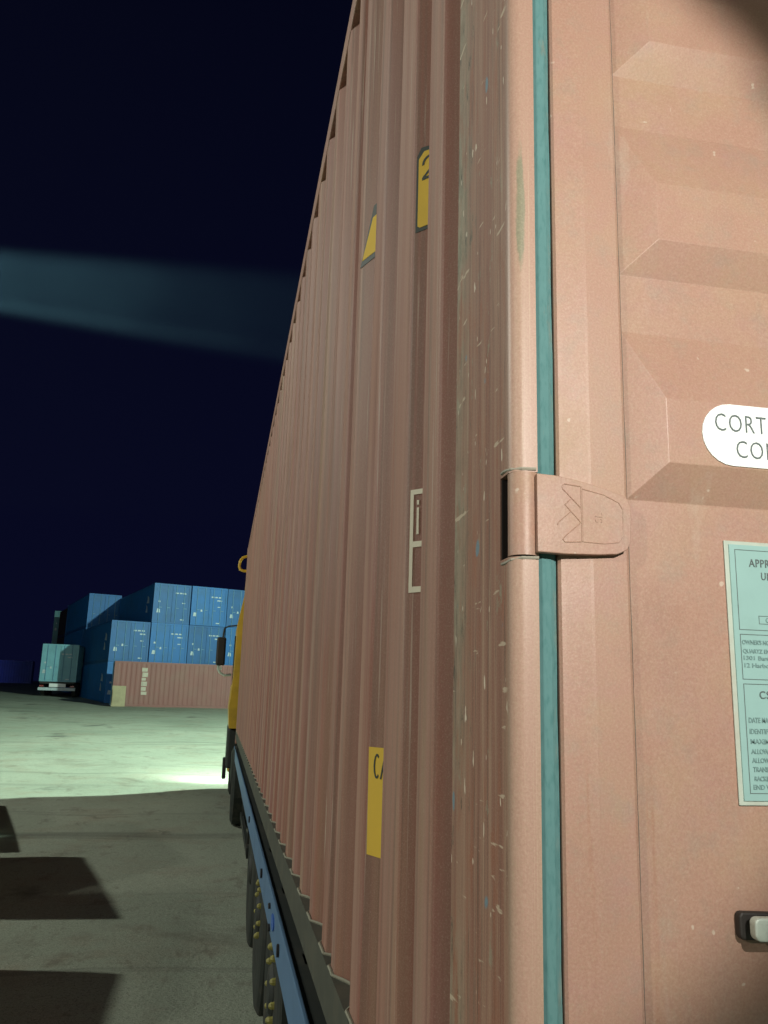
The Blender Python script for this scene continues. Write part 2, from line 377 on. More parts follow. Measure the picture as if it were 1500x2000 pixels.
# ------------------------------------------------------------------ the yard
def gz(x, y):
    t = min(max((y - 6.0) / 6.0, 0), 1); t = t * t * (3 - 2 * t)
    z = 0.0195 * max(0.0, min(y, 130) - 8.0) * t
    if x < -7: z += 0.02 * min(-x - 7, 12) * min(max((y - 20) / 20, 0), 1)
    return z
def make_ground():
    bm = N()
    xs = [-900, -400, -200, -120, -80, -60, -45, -35, -28, -22, -18, -15, -12.5, -10, -8, -7, -6, -5, -4, -3, -2.5, -2, -1.5, -1, -0.5, 0, 1, 2, 3, 5, 8, 12, 20, 35, 60, 120, 250, 900]
    ys = [-300, -100, -50, -25, -12, -6, -3, -1] + [0.5 * i for i in range(0, 45)] + [23, 24, 25, 26, 28, 30, 33, 36, 40, 45, 50, 55, 60, 65, 70, 80, 90, 100, 110, 120, 130, 200, 400, 900, 2000]
    g = {}
    for i, x in enumerate(xs):
        for j, y in enumerate(ys):
            n = 0.012 * math.sin(1.7 * x + 0.6 * y) + 0.010 * math.sin(0.9 * y - 2.3 * x + 1) if abs(x) < 30 and -12 < y < 60 else 0
            g[i, j] = bm.verts.new((x, y, gz(x, y) + n - 0.012))
    for i in range(len(xs) - 1):
        for j in range(len(ys) - 1):
            bm.faces.new((g[i, j], g[i+1, j], g[i+1, j+1], g[i, j+1]))
    o = obj('ground', bm, ground_mat(), smooth=True); tag(o, kind='structure'); return o
make_ground()

# ------------------------------------------------------------------ text
def text_bm(body, size, align='LEFT', offset=0.0, space=1.0):
    cu = bpy.data.curves.new('lettering', 'FONT'); cu.body = body; cu.size = size
    cu.align_x = align; cu.extrude = 0.0003; cu.offset = offset; cu.space_character = space; cu.resolution_u = 3
    t = bpy.data.objects.new('lettering', cu); COL.objects.link(t)
    dg = bpy.context.evaluated_depsgraph_get()
    me = bpy.data.meshes.new_from_object(t.evaluated_get(dg))
    bm = N(); bm.from_mesh(me)
    bpy.data.objects.remove(t); bpy.data.curves.remove(cu); bpy.data.meshes.remove(me)
    return bm
def merge(dst, src, mat4):
    src.transform(mat4)
    me = bpy.data.meshes.new('t'); src.to_mesh(me); src.free(); dst.from_mesh(me); bpy.data.meshes.remove(me)
def fit_text(body, probe, width, cap, offset=0.0, space=1.0):
    # lettering whose opening letters have the given width and cap height
    p = text_bm(probe, 1.0, 'LEFT', offset, space)
    w = max(v.co.x for v in p.verts) - min(v.co.x for v in p.verts); h = max(v.co.y for v in p.verts) - min(v.co.y for v in p.verts); p.free()
    b = text_bm(body, 1.0, 'LEFT', offset, space); x0 = min(v.co.x for v in b.verts)
    for v in b.verts: v.co = ((v.co.x - x0) * width / w, v.co.y * cap / h, v.co.z)
    return b
def on_rear(x, y, z, sx=1.0):      # text plane on a surface that faces the camera (-y)
    return Matrix(((sx, 0, 0, x), (0, 0, -1, y), (0, 1, 0, z), (0, 0, 0, 1)))

# ------------------------------------------------------------------ the near container (object space = its rear lower left corner)
L, WD, H = 12.192, 2.438, 2.896
con = thing('shipping_container', 'large dusty red corrugated shipping container filling the right, loaded on the blue trailer', 'shipping container', (0, 0, Z0))

# corrugated left wall: outer flats and the valleys between them
DEP = 0.036
OUT = 0.003
flats = [(0.31, 0.40, .040), (0.51, 0.642, .042), (0.80, 0.900, .055), (1.100, 1.160, .066)]
y = 1.247
while y < L - 0.35:
    flats.append((y, y + 0.080, .066)); y += 0.278
prof = [(OUT, 0.205)]
prev_end = 0.205
for k, (s, e, sl) in enumerate(flats):
    sl = min(sl, (s - prev_end) * 0.42)
    prof += [(OUT + DEP, prev_end + sl), (OUT + DEP, s - sl), (OUT, s), (OUT, e)]
    prev_end = e
prof += [(OUT, L - 0.15)]
outline = prof + [(0.060, L - 0.15), (0.060, 0.205)]
bm = N()
A = [bm.verts.new((p[0], p[1], 0.150)) for p in outline]; B = [bm.verts.new((p[0], p[1], H - 0.075)) for p in outline]
for i in range(len(outline)):
    j = (i + 1) % len(outline); bm.faces.new((A[i], A[j], B[j], B[i]))
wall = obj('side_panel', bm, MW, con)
# soften the fold lines
bv = wall.modifiers.new('bevel', 'BEVEL'); bv.width = 0.006; bv.segments = 2; bv.limit_method = 'ANGLE'; bv.angle_limit = math.radians(15)

bm = N(); box(bm, 0.0, 0.060, 0.18, L - 0.18, H - 0.09, H, 0.004); obj('top_rail', bm, MW, con)
bm = N(); box(bm, WD - .06, WD, 0.18, L - 0.18, H - 0.09, H, 0.004); obj('top_rail', bm, MW, con)
def bottom_rail(x0, x1, sgn):
    bm = N(); w0, w1 = (x0 + .034, x1) if sgn > 0 else (x0, x1 - .034)
    prism(bm, [(x0, .060), (x0, .158), (x1, .158), (x1, 0.0), (w0, 0.0), (w0, .056)] if sgn > 0 else [(x1, .092), (x1, .158), (x0, .158), (x0, 0.0), (w1, 0.0), (w1, .088)], 0.18, L - .18, 'y')
    obj('bottom_rail', bm, M_GRIME, con, label='grimy dark bottom rail')
bottom_rail(-0.004, 0.058, 1); bottom_rail(WD - .058, WD + .004, -1)
# pale weld and dust ridge where each corrugation meets the bottom rail
bm = N()
for (x0, y0), (x1, y1) in zip(prof, prof[1:]):
    n_ = max(1, int((y1 - y0) / 0.02)) if y0 < 3 else 1
    P0 = Vector((x0 - 0.004, y0, 0.1595)); P1 = Vector((x1 - 0.004, y1, 0.1595))
    tube(bm, [P0, P0.lerp(P1, .5) + Vector((random.uniform(-.001, .001), 0, random.uniform(0, .002))), P1], 0.0036, 5)
obj('weld_seam', bm, simple('dusty_weld', (0.27, 0.275, 0.21), 0.8, sc=20, dirt_amt=.4), con)
bm = N(); box(bm, WD - 0.05, WD - 0.004, 0.205, L - .15, 0.158, H - 0.09); obj('side_panel', bm, MW, con)
bm = N(); box(bm, 0.06, WD - .06, 0.05, L - .05, H - 0.04, H - 0.012); obj('roof', bm, MW, con)
bm = N(); box(bm, 0.06, WD - .06, 0.05, L - .05, 0.03, 0.158); obj('floor_pan', bm, M_DARK, con)
bm = N(); box(bm, 0.1, WD - .1, L - .05, L - .01, 0.1, H - .1); obj('front_wall', bm, MW, con)
for x0 in (0.0, WD - 0.16):
    bm = N(); box(bm, x0, x0 + .16, L - .16, L, 0.119, H - .119, 0.006); obj('corner_post', bm, MW, con)
for x0 in (-0.004, WD - .158):
    for y0 in (-0.0, L - .178):
        for z0 in (-0.012, H - 0.118):
            bm = N(); box(bm, x0, x0 + .162, y0, y0 + .178, z0, z0 + .118, 0.010)
            obj('corner_casting', bm, MW, con)

# rear left post with rounded corner, notched where the hinge sits
HZ0, HZ1 = 0.852, 0.936
HINGES = [(0.19, 0.274), (HZ0, HZ1), (1.72, 1.804), (2.50, 2.584)]
R = 0.014
corner = [(R - R * math.sin(t), R - R * math.cos(t)) for t in [i * math.pi / 2 / 6 for i in range(7)]]   # from (R,0) to (0,R)
full = corner + [(0.0, 0.150), (0.0, 0.2065), (0.036, 0.2065), (0.036, 0.10), (0.026, 0.09), (0.026, 0.0)]
bm = N(); prism(bm, full, 0.106, H - 0.106)
post = obj('corner_post', bm, MP, con, label='scraped rear corner post with grey-green scuffs')
bm = N()
for a, b_ in HINGES:
    box(bm, -0.02, 0.0275, -0.02, 0.0365, a, b_)
cut = obj('cutter', bm, None)
bo = post.modifiers.new('notch', 'BOOLEAN'); bo.object = cut; bo.operation = 'DIFFERENCE'; bo.solver = 'EXACT'
cut.matrix_world = Matrix.Translation((0, 0, Z0)); bpy.context.view_layer.update()
me = bpy.data.meshes.new_from_object(post.evaluated_get(bpy.context.evaluated_depsgraph_get()))
post.modifiers.clear(); post.data = me
bpy.data.objects.remove(cut)
if not me.materials: me.materials.append(MP)
for p in me.polygons: p.use_smooth = True
me.set_sharp_from_angle(angle=math.radians(35))
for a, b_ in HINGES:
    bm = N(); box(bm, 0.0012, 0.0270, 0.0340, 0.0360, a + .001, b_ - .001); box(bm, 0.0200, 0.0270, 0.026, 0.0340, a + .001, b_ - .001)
    obj('hinge_pocket', bm, M_HOLLOW, con)  # dark slab painted as the shade inside the hinge slot
bm = N(); box(bm, WD - .16, WD, 0.0, 0.2, .106, H - .106, .01); obj('corner_post', bm, MD, con)
# header and sill
bm = N(); box(bm, 0.16, WD - .16, 0.0, 0.1, H - .11, H - .005, .004); obj('door_header', bm, MD, con)
bm = N(); box(bm, 0.16, WD - .16, 0.0, 0.1, 0.0, .13, .004); obj('door_sill', bm, MD, con)

# left door ---------------------------------------------------------------
DZ0, DZ1 = 0.135, H - 0.115
DX1 = 1.205
# gasket: a lipped rubber strip, slightly uneven
bm = N()
rows = 60; ring_prev = None
for i in range(rows + 1):
    z = DZ0 + (DZ1 - DZ0) * i / rows
    w = 0.0003 * math.sin(i * 1.3) + 0.0002 * math.sin(i * 3.7)
    ring = [bm.verts.new(p) for p in ((0.0262, 0.022, z), (0.0264 + w * .3, 0.0075, z), (0.031, 0.0042, z), (0.040 + w, 0.0046, z), (0.0462 + w, 0.0080, z), (0.0475, 0.022, z))]
    if ring_prev:
        for k in range(5): bm.faces.new((ring_prev[k], ring_prev[k+1], ring[k+1], ring[k]))
    ring_prev = ring
DOOR_F = [(0.0478, 0.022), (0.0478, 0.006), (0.0500, 0.0030), (0.0540, 0.0024), (0.0790, 0.0004), (0.0820, 0.0), (0.1170, 0.0), (0.1200, 0.0015), (0.1205, 0.004), (0.1205, 0.022)]
fbm = N(); prism(fbm, DOOR_F, DZ0, DZ1)
door = obj('door', fbm, MD, con, label='left cargo door of the container')
prism_r = N(); prism(prism_r, [(DX1 - .075, 0.022), (DX1 - .075, 0.0), (DX1, 0.0), (DX1, 0.022)], DZ0, DZ1); obj('door_frame', prism_r, MD, door)
obj('gasket', bm, M_RUB, door)
# pressed sheet with horizontal ridges that taper at their ends
BASE, FRT = 0.010, -0.009
levels = [(DZ0, 0)]
for zf in [0.20, 0.955, 1.2025, 1.450, 1.6975, 1.945, 2.1925, 2.44]:
    levels += [(zf - 0.037, 0), (zf, 1), (zf + 0.068, 1), (zf + 0.145, 0)]
levels.append((DZ1, 0))
bm = N(); XL, XR = [0.1222, 0.1235, 0.162], [DX1 - .118, DX1 - .0775, DX1 - .0755]
cols = XL + [0.5, 0.9] + XR
grid = []
for z, k in levels:
    row = []
    for ci, x in enumerate(cols):
        inner = 2 <= ci <= len(cols) - 3
        yy = FRT if (k and inner) else BASE
        if ci in (0, len(cols) - 1): yy = BASE
        row.append(bm.verts.new((x, yy, z)))
    grid.append(row)
for i in range(len(grid) - 1):
    for c in range(len(cols) - 1):
        q = [grid[i][c], grid[i][c+1], grid[i+1][c+1], grid[i+1][c]]
        kl, ku = levels[i][1], levels[i+1][1]
        if kl != ku and c in (1, len(cols) - 3):
            left = c == 1
            # mitred corner of a ridge
            if (ku and left) or (kl and not left): bm.faces.new((q[0], q[1], q[2])); bm.faces.new((q[0], q[2], q[3]))
            else: bm.faces.new((q[0], q[1], q[3])); bm.faces.new((q[1], q[2], q[3]))
        else: bm.faces.new(q)
sheet = obj('door_sheet', bm, MD, door)
sm = sheet.modifiers.new('solid', 'SOLIDIFY'); sm.thickness = 0.002; sm.offset = 1
bv = sheet.modifiers.new('bevel', 'BEVEL'); bv.width = 0.010; bv.segments = 4; bv.limit_method = 'ANGLE'; bv.angle_limit = math.radians(6)
for p in sheet.data.polygons: p.use_smooth = False
# sealing bead in the joint between frame and sheet
bm = N(); box(bm, 0.1206, 0.1216, 0.004, 0.02, DZ0, DZ1); obj('joint_shadow_gap', bm, M_HOLLOW, door)
bm = N(); tube(bm, [(0.1235 + .0003 * math.sin(i * 2.1), BASE - .0005, DZ0 + .05 + (DZ1 - DZ0 - .1) * i / 80) for i in range(81)], 0.0014, 5)
obj('sealing_bead', bm, simple('dirty_sealant', (0.20, 0.17, 0.135), .8, sc=40), door)

M_RIM = simple('worn_notch_edge', (0.30, 0.29, 0.235), .6, sc=60)
# hinges -------------------------------------------------------------------
def hinge(za, zb):
    zc = (za + zb) / 2
    h = N()
    cyl(h, (0.0148, 0.0108, za + .001), (0.0148, 0.0108, zb - .001), 0.0150, seg=32)
    hb = obj('hinge', h, MD, door, smooth=False)
    for p in hb.data.polygons: p.use_smooth = True
    hb.data.set_sharp_from_angle(angle=math.radians(40))
    # blade: outline in (x, z) from the curl of the barrel to the rounded tip
    pts = [(0.022, za + .0035), (0.050, za + .0030), (0.085, za + .0042), (0.104, za + .0060), (0.1135, za + .0105), (0.1175, za + .018),
           (0.1190, zc + .0), (0.1185, zb - .030), (0.1160, zb - .0225), (0.109, zb - .0185), (0.088, zb - .0125), (0.060, zb - .0068), (0.040, zb - .0040), (0.022, zb - .0035)]
    b = N(); prism(b, pts, -0.0085, 0.0005, 'y')
    bl = obj('hinge_blade', b, MD, hb)
    bv = bl.modifiers.new('bevel', 'BEVEL'); bv.width = 0.0030; bv.segments = 3; bv.limit_method = 'ANGLE'; bv.angle_limit = math.radians(50)
    # raised casting marks: a slanted double chevron, a bar and a frame
    e = N()
    def ln(*q, r=0.0006): tube(e, [(x, -0.0086, zc + dz) for x, dz in q], r, 6)
    ln((0.0665, .0285), (0.0500, .0300), (0.0475, .0275), (0.0480, .0250), (0.0660, .0075))
    ln((0.0420, -.0110), (0.0440, -.0080), (0.0560, .0030), (0.0640, -.0050), (0.0660, -.0075))
    ln((0.0560, .0030), (0.0500, .0095), (0.0560, .0150))
    ln((0.0660, -.0075), (0.0490, -.0225), (0.0475, -.0250), (0.0495, -.0275), (0.0665, -.0262))
    ln((0.0672, .0285), (0.0672, .000), (0.0672, -.0262), r=0.0009)
    ln((0.0685, .0262), (0.0900, .0220), (0.1060, .0150), (0.1100, .0085), (0.1100, -.0180), (0.1050, -.0245), (0.0900, -.0268), (0.0685, -.0262), r=0.0005)
    t = text_bm('SL', 0.011)
    merge(e, t, Matrix.Translation((0.0885, -0.0088, zc - .0065)) @ Matrix.Rotation(-math.pi / 2, 4, 'Y') @ on_rear(0, 0, 0))
    obj('casting_mark', e, MD, hb)
    # worn filler around the notch
    e = N()
    tube(e, [(-0.0002, 0.031, za - .004), (-0.0002, 0.022, za - .0045), (0.002, 0.008, za - .003), (0.010, 0.0005, za - .0015), (0.026, -0.0005, za - .001)], 0.0016, 6); obj('notch_rim', e, M_RIM, hb); e = N()
    tube(e, [(-0.0002, 0.031, zb + .004), (-0.0002, 0.022, zb + .0045), (0.002, 0.008, zb + .003), (0.010, 0.0005, zb + .0025), (0.024, -0.0005, zb + .003)], 0.0018, 6)
    obj('notch_rim', e, M_RIM, hb)
for a, b_ in HINGES: hinge(a, b_)

# white rounded sticker ------------------------------------------------------
SY = FRT - 0.0014
bm = N(); cz_, hh, xl, xr = 0.9894, 0.0330, 0.1995, 0.424
pts = []
for i in range(13):
    t = math.pi / 2 + math.pi * i / 12; pts.append((xl + hh + hh * math.cos(t), cz_ + hh * math.sin(t)))
for i in range(13):
    t = -math.pi / 2 + math.pi * i / 12; pts.append((xr - hh + hh * math.cos(t), cz_ + hh * math.sin(t)))
prism(bm, pts, SY, FRT - .0002, 'y')
stk = obj('steel_type_sticker', bm, M_WHITE, door, label='white rounded sticker with thin grey capitals')
bm = N()
merge(bm, fit_text('CORTEN', 'CORT', 0.0580, 0.0186, -0.012, 1.12), on_rear(0.2142, SY - .0004, 0.9928))
obj('lettering', bm, M_INK, stk); bm = N()
merge(bm, fit_text('CONTAINER', 'CORT', 0.0580, 0.0182, -0.012, 1.12), on_rear(0.2366, SY - .0004, 0.9655))
obj('lettering', bm, M_INK, stk)

# data plate -----------------------------------------------------------------
PX0, PX1, PZ0, PZ1 = 0.2325, 0.430, 0.6300, 0.8785
bm = N(); box(bm, PX0 - .0045, PX1 + .005, BASE - .0022, BASE - .0003, PZ0 - .0045, PZ1 + .004, .0008)
seal = obj('data_plate', bm, M_PLEDGE, door, label='mint green metal data plate with printed boxes')
bm = N(); box(bm, PX0, PX1, BASE - .0036, BASE - .0022, PZ0, PZ1); obj('plate_face', bm, M_PLATE, seal)
PY = BASE - .0040
bm = N()
def rect(x0, x1, z0, z1, w=0.0006):
    for a in ((x0, x1, z0, z0 + w), (x0, x1, z1 - w, z1), (x0, x0 + w, z0 + w, z1 - w), (x1 - w, x1, z0 + w, z1 - w)):
        box(bm, a[0], a[1], PY, PY + .0003, a[2], a[3])
FX = 0.2383
for a in ((FX, PX1 - .006, 0.7923, 0.8736), (FX + .0003, PX1 - .006, 0.7438, 0.7882), (FX + .0006, PX1 - .006, 0.6366, 0.7398), (0.2606, 0.40, 0.7988, 0.8071, .0005)):
    bm = N(); rect(*a); obj('print_frame', bm, M_INK, seal)
for a, x, z in ((('APPROVED FOR TRANSPORT', 'APPR', 0.0235, 0.0080, 0.006, 1.1), 0.2535, 0.8565), (('UNDER CUSTOMS SEAL', 'UNDE', 0.0240, 0.0076, 0.006, 1.1), 0.2664, 0.8436), (('CSC SAFETY APPROVAL', 'CSC', 0.0195, 0.0074, 0.004, 1.1), 0.2556, 0.7258)):
    bm = N(); merge(bm, fit_text(*a), on_rear(x, PY, z)); obj('lettering', bm, M_INK, seal)
bm = N()
merge(bm, fit_text('C', 'C', .0045, .0050), on_rear(0.2680, PY, 0.8004)); obj('lettering', bm, M_INK2, seal)
for tx, x, z, w4, cap in [("OWNER'S NO.", .2403, .7782, .0152, .0044), ('QUARTZ ENTERPRISES', .2406, .7697, .0150, .0048), ('1301 Bank', .2410, .7630, .0120, .0042), ('12 Harbour', .2414, .7557, .0130, .0042),
        ('DATE MANUFACTURED', .2422, .7027, .0125, .0050), ('IDENTIFICATION', .2424, .6922, .0120, .0048), ('MAXIMUM OPERATING', .2428, .6828, .0150, .0046), ('ALLOWABLE STACKING', .2428, .6735, .0130, .0046),
        ('ALLOW. LOAD', .2431, .6652, .0130, .0046), ('TRANSVERSE', .2436, .6568, .0135, .0046), ('RACKING', .2444, .6484, .0130, .0044), ('END WALL', .2428, .6406, .0120, .0044)]:
    bm = N(); merge(bm, fit_text(tx, tx[:4], w4, cap, 0.012, 0.98), on_rear(x, PY, z)); obj('lettering', bm, M_INK2, seal)

# locking gear: lever handle end that reaches into the picture, lock rods further right
bm = N()
prism(bm, [(0.2212, .5165), (0.2232, .5132), (0.2265, .5120), (0.62, .5010), (0.62, .5205), (0.2265, .5320), (0.2232, .5312), (0.2212, .5282)], -0.016, -0.006, 'y')
hd = obj('lever_handle', bm, M_GALV, door, label='galvanised lever handle with rounded end')
bv = hd.modifiers.new('bevel', 'BEVEL'); bv.width = 0.0040; bv.segments = 3; bv.limit_method = 'ANGLE'; bv.angle_limit = math.radians(30)
bm = N(); prism(bm, [(0.2165, .5130), (0.2190, .5095), (0.300, .5060), (0.300, .5300), (0.2190, .5335), (0.2165, .5305)], 0.0005, BASE - .0005, 'y')
hr = obj('handle_retainer', bm, M_BLACK, door)  # black plate forming the dark surround of the handle end
bv = hr.modifiers.new('bevel', 'BEVEL'); bv.width = 0.003; bv.segments = 2; bv.limit_method = 'ANGLE'
for xr_ in (0.52, 0.98):
    bm = N(); cyl(bm, (xr_, -0.045, .02), (xr_, -0.045, H - .02), 0.017, seg=16)
    for zb in (0.3, 0.9, 1.55, 2.3): box(bm, xr_ - .03, xr_ + .03, -0.03, BASE, zb, zb + .07)
    obj('lock_rod', bm, M_GALV, door)
# right door, outside the picture
bm = N(); box(bm, DX1 + .02, WD - .05, 0.0, 0.02, DZ0, DZ1, .003); d2 = obj('door', bm, MD, con, label='right cargo door of the container')
for xr_ in (1.48, 1.94):
    bm = N(); cyl(bm, (xr_, -0.045, .02), (xr_, -0.045, H - .02), 0.017, seg=16)
    for zb in (0.3, 0.9, 1.55, 2.3): box(bm, xr_ - .03, xr_ + .03, -0.03, 0.002, zb, zb + .07)
    obj('lock_rod', bm, M_GALV, d2)

# decals that show on the rear-facing slopes of the corrugation --------------
def slope_of(k):
    s, e, sl = flats[k]; pe = 0.205 if k == 0 else flats[k-1][1]
    sl = min(sl, (s - pe) * 0.42)
    return Vector((OUT, s, 0)), Vector((OUT + DEP, s - sl, 0))     # outer edge, inner edge
def decal(k, polys, name, mat, label=None, lift=0.0012, parent=None):
    """polys in (t, z): t = 0 at the outer fold, 1 at the inner fold"""
    a, b_ = slope_of(k); d = b_ - a; n = Vector((-d.y, d.x, 0)).normalized()
    if n.x > 0: n = -n
    bm = N()
    for P in polys:
        lo, hi = [], []
        for t, z in P:
            q = a + d * t + Vector((0, 0, z))
            lo.append(bm.verts.new(q + n * 0.0003)); hi.append(bm.verts.new(q + n * lift))
        m_ = len(P)
        for i in range(m_): bm.faces.new((lo[i], lo[(i+1) % m_], hi[(i+1) % m_], hi[i]))
        bm.faces.new(hi); bm.faces.new(lo[::-1])
    return obj(name, bm, mat, parent or con, label=label)
def arc(cx, cz, rx, rz, t0, t1, w, n=8, wz=None):
    wz = wz or w * rz / rx
    o_ = [(cx + rx * math.cos(t0 + (t1 - t0) * i / n), cz + rz * math.sin(t0 + (t1 - t0) * i / n)) for i in range(n + 1)]
    i_ = [(cx + (rx - w) * math.cos(t0 + (t1 - t0) * i / n), cz + (rz - wz) * math.sin(t0 + (t1 - t0) * i / n)) for i in range(n + 1)]
    return [[o_[j], o_[j+1], i_[j+1], i_[j]] for j in range(n)]

# white stencil: a bracketed mark, seen on the second slope from the post
E_ = [[(.185, .874), (.300, .874), (.300, 1.0365), (.185, 1.0365)], [(.300, 1.0285), (1, 1.0285), (1, 1.0365), (.300, 1.0365)],
      [(.300, .9445), (1, .9445), (1, .9535), (.300, .9535)], [(.300, .874), (1, .874), (1, .8830), (.300, .8830)]]
decal(1, E_ + [[(.415, 1.0115), (.490, 1.0115), (.490, 1.0190), (.415, 1.0190)], [(.415, .9645), (.490, .9645), (.490, 1.0070), (.415, 1.0070)]],
      'stencil_mark', M_DWHT, 'cream painted bracket with a small i on the corrugated wall')
# yellow number decal with dark edge
t_ = 1.0
hd_ = decal(1, [[(.135, 1.4870), (t_, 1.4870), (t_, 1.6420), (.30, 1.6480), (.135, 1.6330)]], 'number_decal', M_DBLK, 'narrow yellow decal with dark border and the number 2', lift=0.0008)
decal(1, [[(.215, 1.4980), (.30, 1.4940), (t_, 1.4940), (t_, 1.6350), (.42, 1.6380), (.215, 1.6260)]], 'yellow_field', M_DYEL, lift=0.0014, parent=hd_)
two = arc(.62, 1.6120, .27, .0150, math.pi * 1.02, -0.10, .085, 10, .0045) + [[(.80, 1.6080), (.89, 1.6050), (.47, 1.5870), (.36, 1.5870)], [(.36, 1.5820), (.92, 1.5820), (.92, 1.5870), (.36, 1.5870)]]
decal(1, two, 'digit', M_DBLK, lift=0.0020, parent=hd_)
# yellow warning triangle
td_ = decal(3, [[(-.04, 1.7400), (1.0, 1.7500), (1.0, 1.8950), (.58, 1.8900)]], 'warning_triangle', M_DBLK, 'yellow warning triangle with dark border', lift=0.0010)
decal(3, [[(.06, 1.7560), (1.0, 1.7640), (1.0, 1.8650), (.56, 1.8580)]], 'yellow_field', M_DYEL, lift=0.0016, parent=td_)
# yellow caution strip
cd_ = decal(2, [[(.150, .4460), (1.0, .4430), (1.0, .6280), (.115, .6280)]], 'caution_decal', M_DYEL, 'long yellow caution strip with black capitals')
caut = arc(.455, .596, .125, .0215, math.pi * .28, math.pi * 1.72, .050, 10, .0040) + [[(.585, .5745), (.640, .5745), (.80, .6170), (.745, .6170)], [(.865, .5745), (.92, .5745), (.80, .6170), (.745, .6170)], [(.645, .587), (.855, .587), (.84, .5915), (.66, .5915)]]
decal(2, caut, 'lettering', M_DBLK, lift=0.0020, parent=cd_)

# ------------------------------------------------------------------ trailer under the near container
trl = thing('container_trailer', 'faded blue container trailer under the large red container', 'trailer', (0, 0, 0))
bm = N(); box(bm, -0.018, -0.006, 0.04, 11.9, 0.905, 1.046, 0.003)
beam = obj('side_beam', bm, M_BLUE, trl, label='faded blue side beam')
bm = N(); box(bm, -0.006, 0.09, 0.04, 11.9, 1.026, 1.036); obj('beam_flange', bm, M_DARK, trl)  # dark strip added as the shade gap below the container
for yy, zz, ry, rz_ in ((3.40, .986, .030, .020), (2.75, .995, .022, .010), (2.24, .975, .018, .020), (2.72, .925, .030, .012), (5.1, .985, .03, .02), (1.45, .975, .012, .015)):
    bm = N(); prism(bm, [(yy + ry * math.cos(t), zz + rz_ * math.sin(t)) for t in [2*math.pi*i/10 for i in range(10)]], -0.026, -0.0165, 'x')
    obj('lashing_eye', bm, M_BLACK, trl)
bm = N(); prism(bm, [(2.55 + .060 * math.cos(t), .985 + .026 * math.sin(t)) for t in [2*math.pi*i/12 for i in range(12)]], -0.023, -0.0175, 'x')
obj('marker_lamp', bm, M_BLUE2, trl, label='bright blue marker lamp')
bm = N(); box(bm, WD - .022, WD + .018, .04, 11.9, .905, 1.052, .003); obj('side_beam', bm, M_BLUE, trl)
for x0 in (0.72, 1.58):
    bm = N(); box(bm, x0, x0 + .14, 0.1, 12.0, 0.66, 1.04); obj('main_beam', bm, M_DARK, trl)
for i in range(14):
    bm = N(); box(bm, 0.03, WD - .03, 0.12 + i * .88, 0.22 + i * .88, 0.915, 1.036); obj('cross_member', bm, M_DARK, trl)
for y0 in (0.06, 11.95):
    for x0 in (0.03, WD - .15):
        bm = N(); box(bm, x0, x0 + .12, y0, y0 + .12, 1.036, 1.068); obj('twist_lock', bm, M_DARK, trl)
def wheel(cy, nuts, side=1):
    cz_ = 0.522 + gz(0, cy)
    w = N()
    lathe_x(w, [(0.050, .29), (0.044, .33), (0.040, .42), (0.046, .485), (0.062, .512), (0.075, .520), (.30, .520), (.313, .512), (.33, .485), (.336, .42), (.33, .30), (.33, .29)], 0, cy, cz_, 40)
    tyre = N()
    o_ = obj('wheel', w, M_TYRE, trl)
    r_ = N()
    lathe_x(r_, [(0.052, .288), (0.060, .275), (0.085, .250), (0.075, .20), (0.060, .185), (0.058, .110), (0.045, .105), (0.030, .085), (0.028, .0)], 0, cy, cz_, 32)
    obj('rim', r_, M_DARK, o_)
    if nuts:
        for k in range(10):
            t = 2 * math.pi * (k + .5) / 10
            q = N(); yy, zz = cy + .150 * math.cos(t), cz_ + .03 + .150 * math.sin(t)
            lathe_x(q, [(0.060, .017), (0.036, .0145), (0.027, .009), (0.025, .0)], 0, yy, zz, 8)
            obj('wheel_nut', q, M_YEL, o_)
    return o_
for cy, n_ in ((3.31, True), (4.62, True), (5.93, False)):
    wheel(cy, n_)
    bm = N(); cyl(bm, (.3, cy, .522), (WD - .3, cy, .522), .065); obj('axle', bm, M_DARK, trl)
    bm = N(); lathe_x(bm, [(0, .29), (0, .46), (.03, .52), (.26, .52), (.29, .46), (.29, .29)], WD - .34, cy, .522, 28); obj('wheel', bm, M_TYRE, trl)
bm = N(); box(bm, 0.03, .40, 2.56, 2.575, 0.35, 0.90); obj('mud_flap', bm, M_DARK, trl)
bm = N(); box(bm, 0.04, 0.07, 6.8, 9.0, 0.45, 0.52); box(bm, 0.04, .07, 6.8, 9.0, .68, .75); box(bm, .05, .10, 7.0, 7.06, .4, .905); box(bm, .05, .10, 8.7, 8.76, .4, .905)
obj('side_guard', bm, M_DARK, trl)
bm = N(); box(bm, .25, .40, 9.35, 9.5, 0.12, .905); box(bm, .2, .45, 9.3, 9.55, .09, .12); box(bm, WD - .4, WD - .25, 9.35, 9.5, 0.12, .905); obj('landing_leg', bm, M_DARK, trl)

# ------------------------------------------------------------------ tractor unit in front
trk = thing('truck_tractor', 'yellow truck cab ahead of the red container with its headlamps lit', 'truck', (0, 0, 0))
CX = 1.22
left = [(-0.095, 1.24), (-0.115, 1.55), (-0.075, 2.05), (-0.062, 2.90), (-0.010, 3.22), (0.035, 3.46), (0.11, 3.56)]
prof_c = left + [(2 * CX - x, z) for x, z in left[::-1]]
bm = N(); prism(bm, prof_c, 13.05, 14.95, 'y'); cab = obj('cab', bm, M_CAB, trk)
bv = cab.modifiers.new('bevel', 'BEVEL'); bv.width = 0.03; bv.segments = 2; bv.limit_method = 'ANGLE'; bv.angle_limit = math.radians(40)
bm = N(); box(bm, 0.035, 2 * CX - .035, 13.02, 13.055, 1.28, 3.20, .01); obj('back_panel', bm, M_DARK, trk)
bm = N(); prism(bm, [(13.9, 1.9), (14.85, 1.9), (14.80, 2.75), (14.0, 2.75)], -0.085, -0.05, 'x'); obj('side_window', bm, M_GLASS, trk)
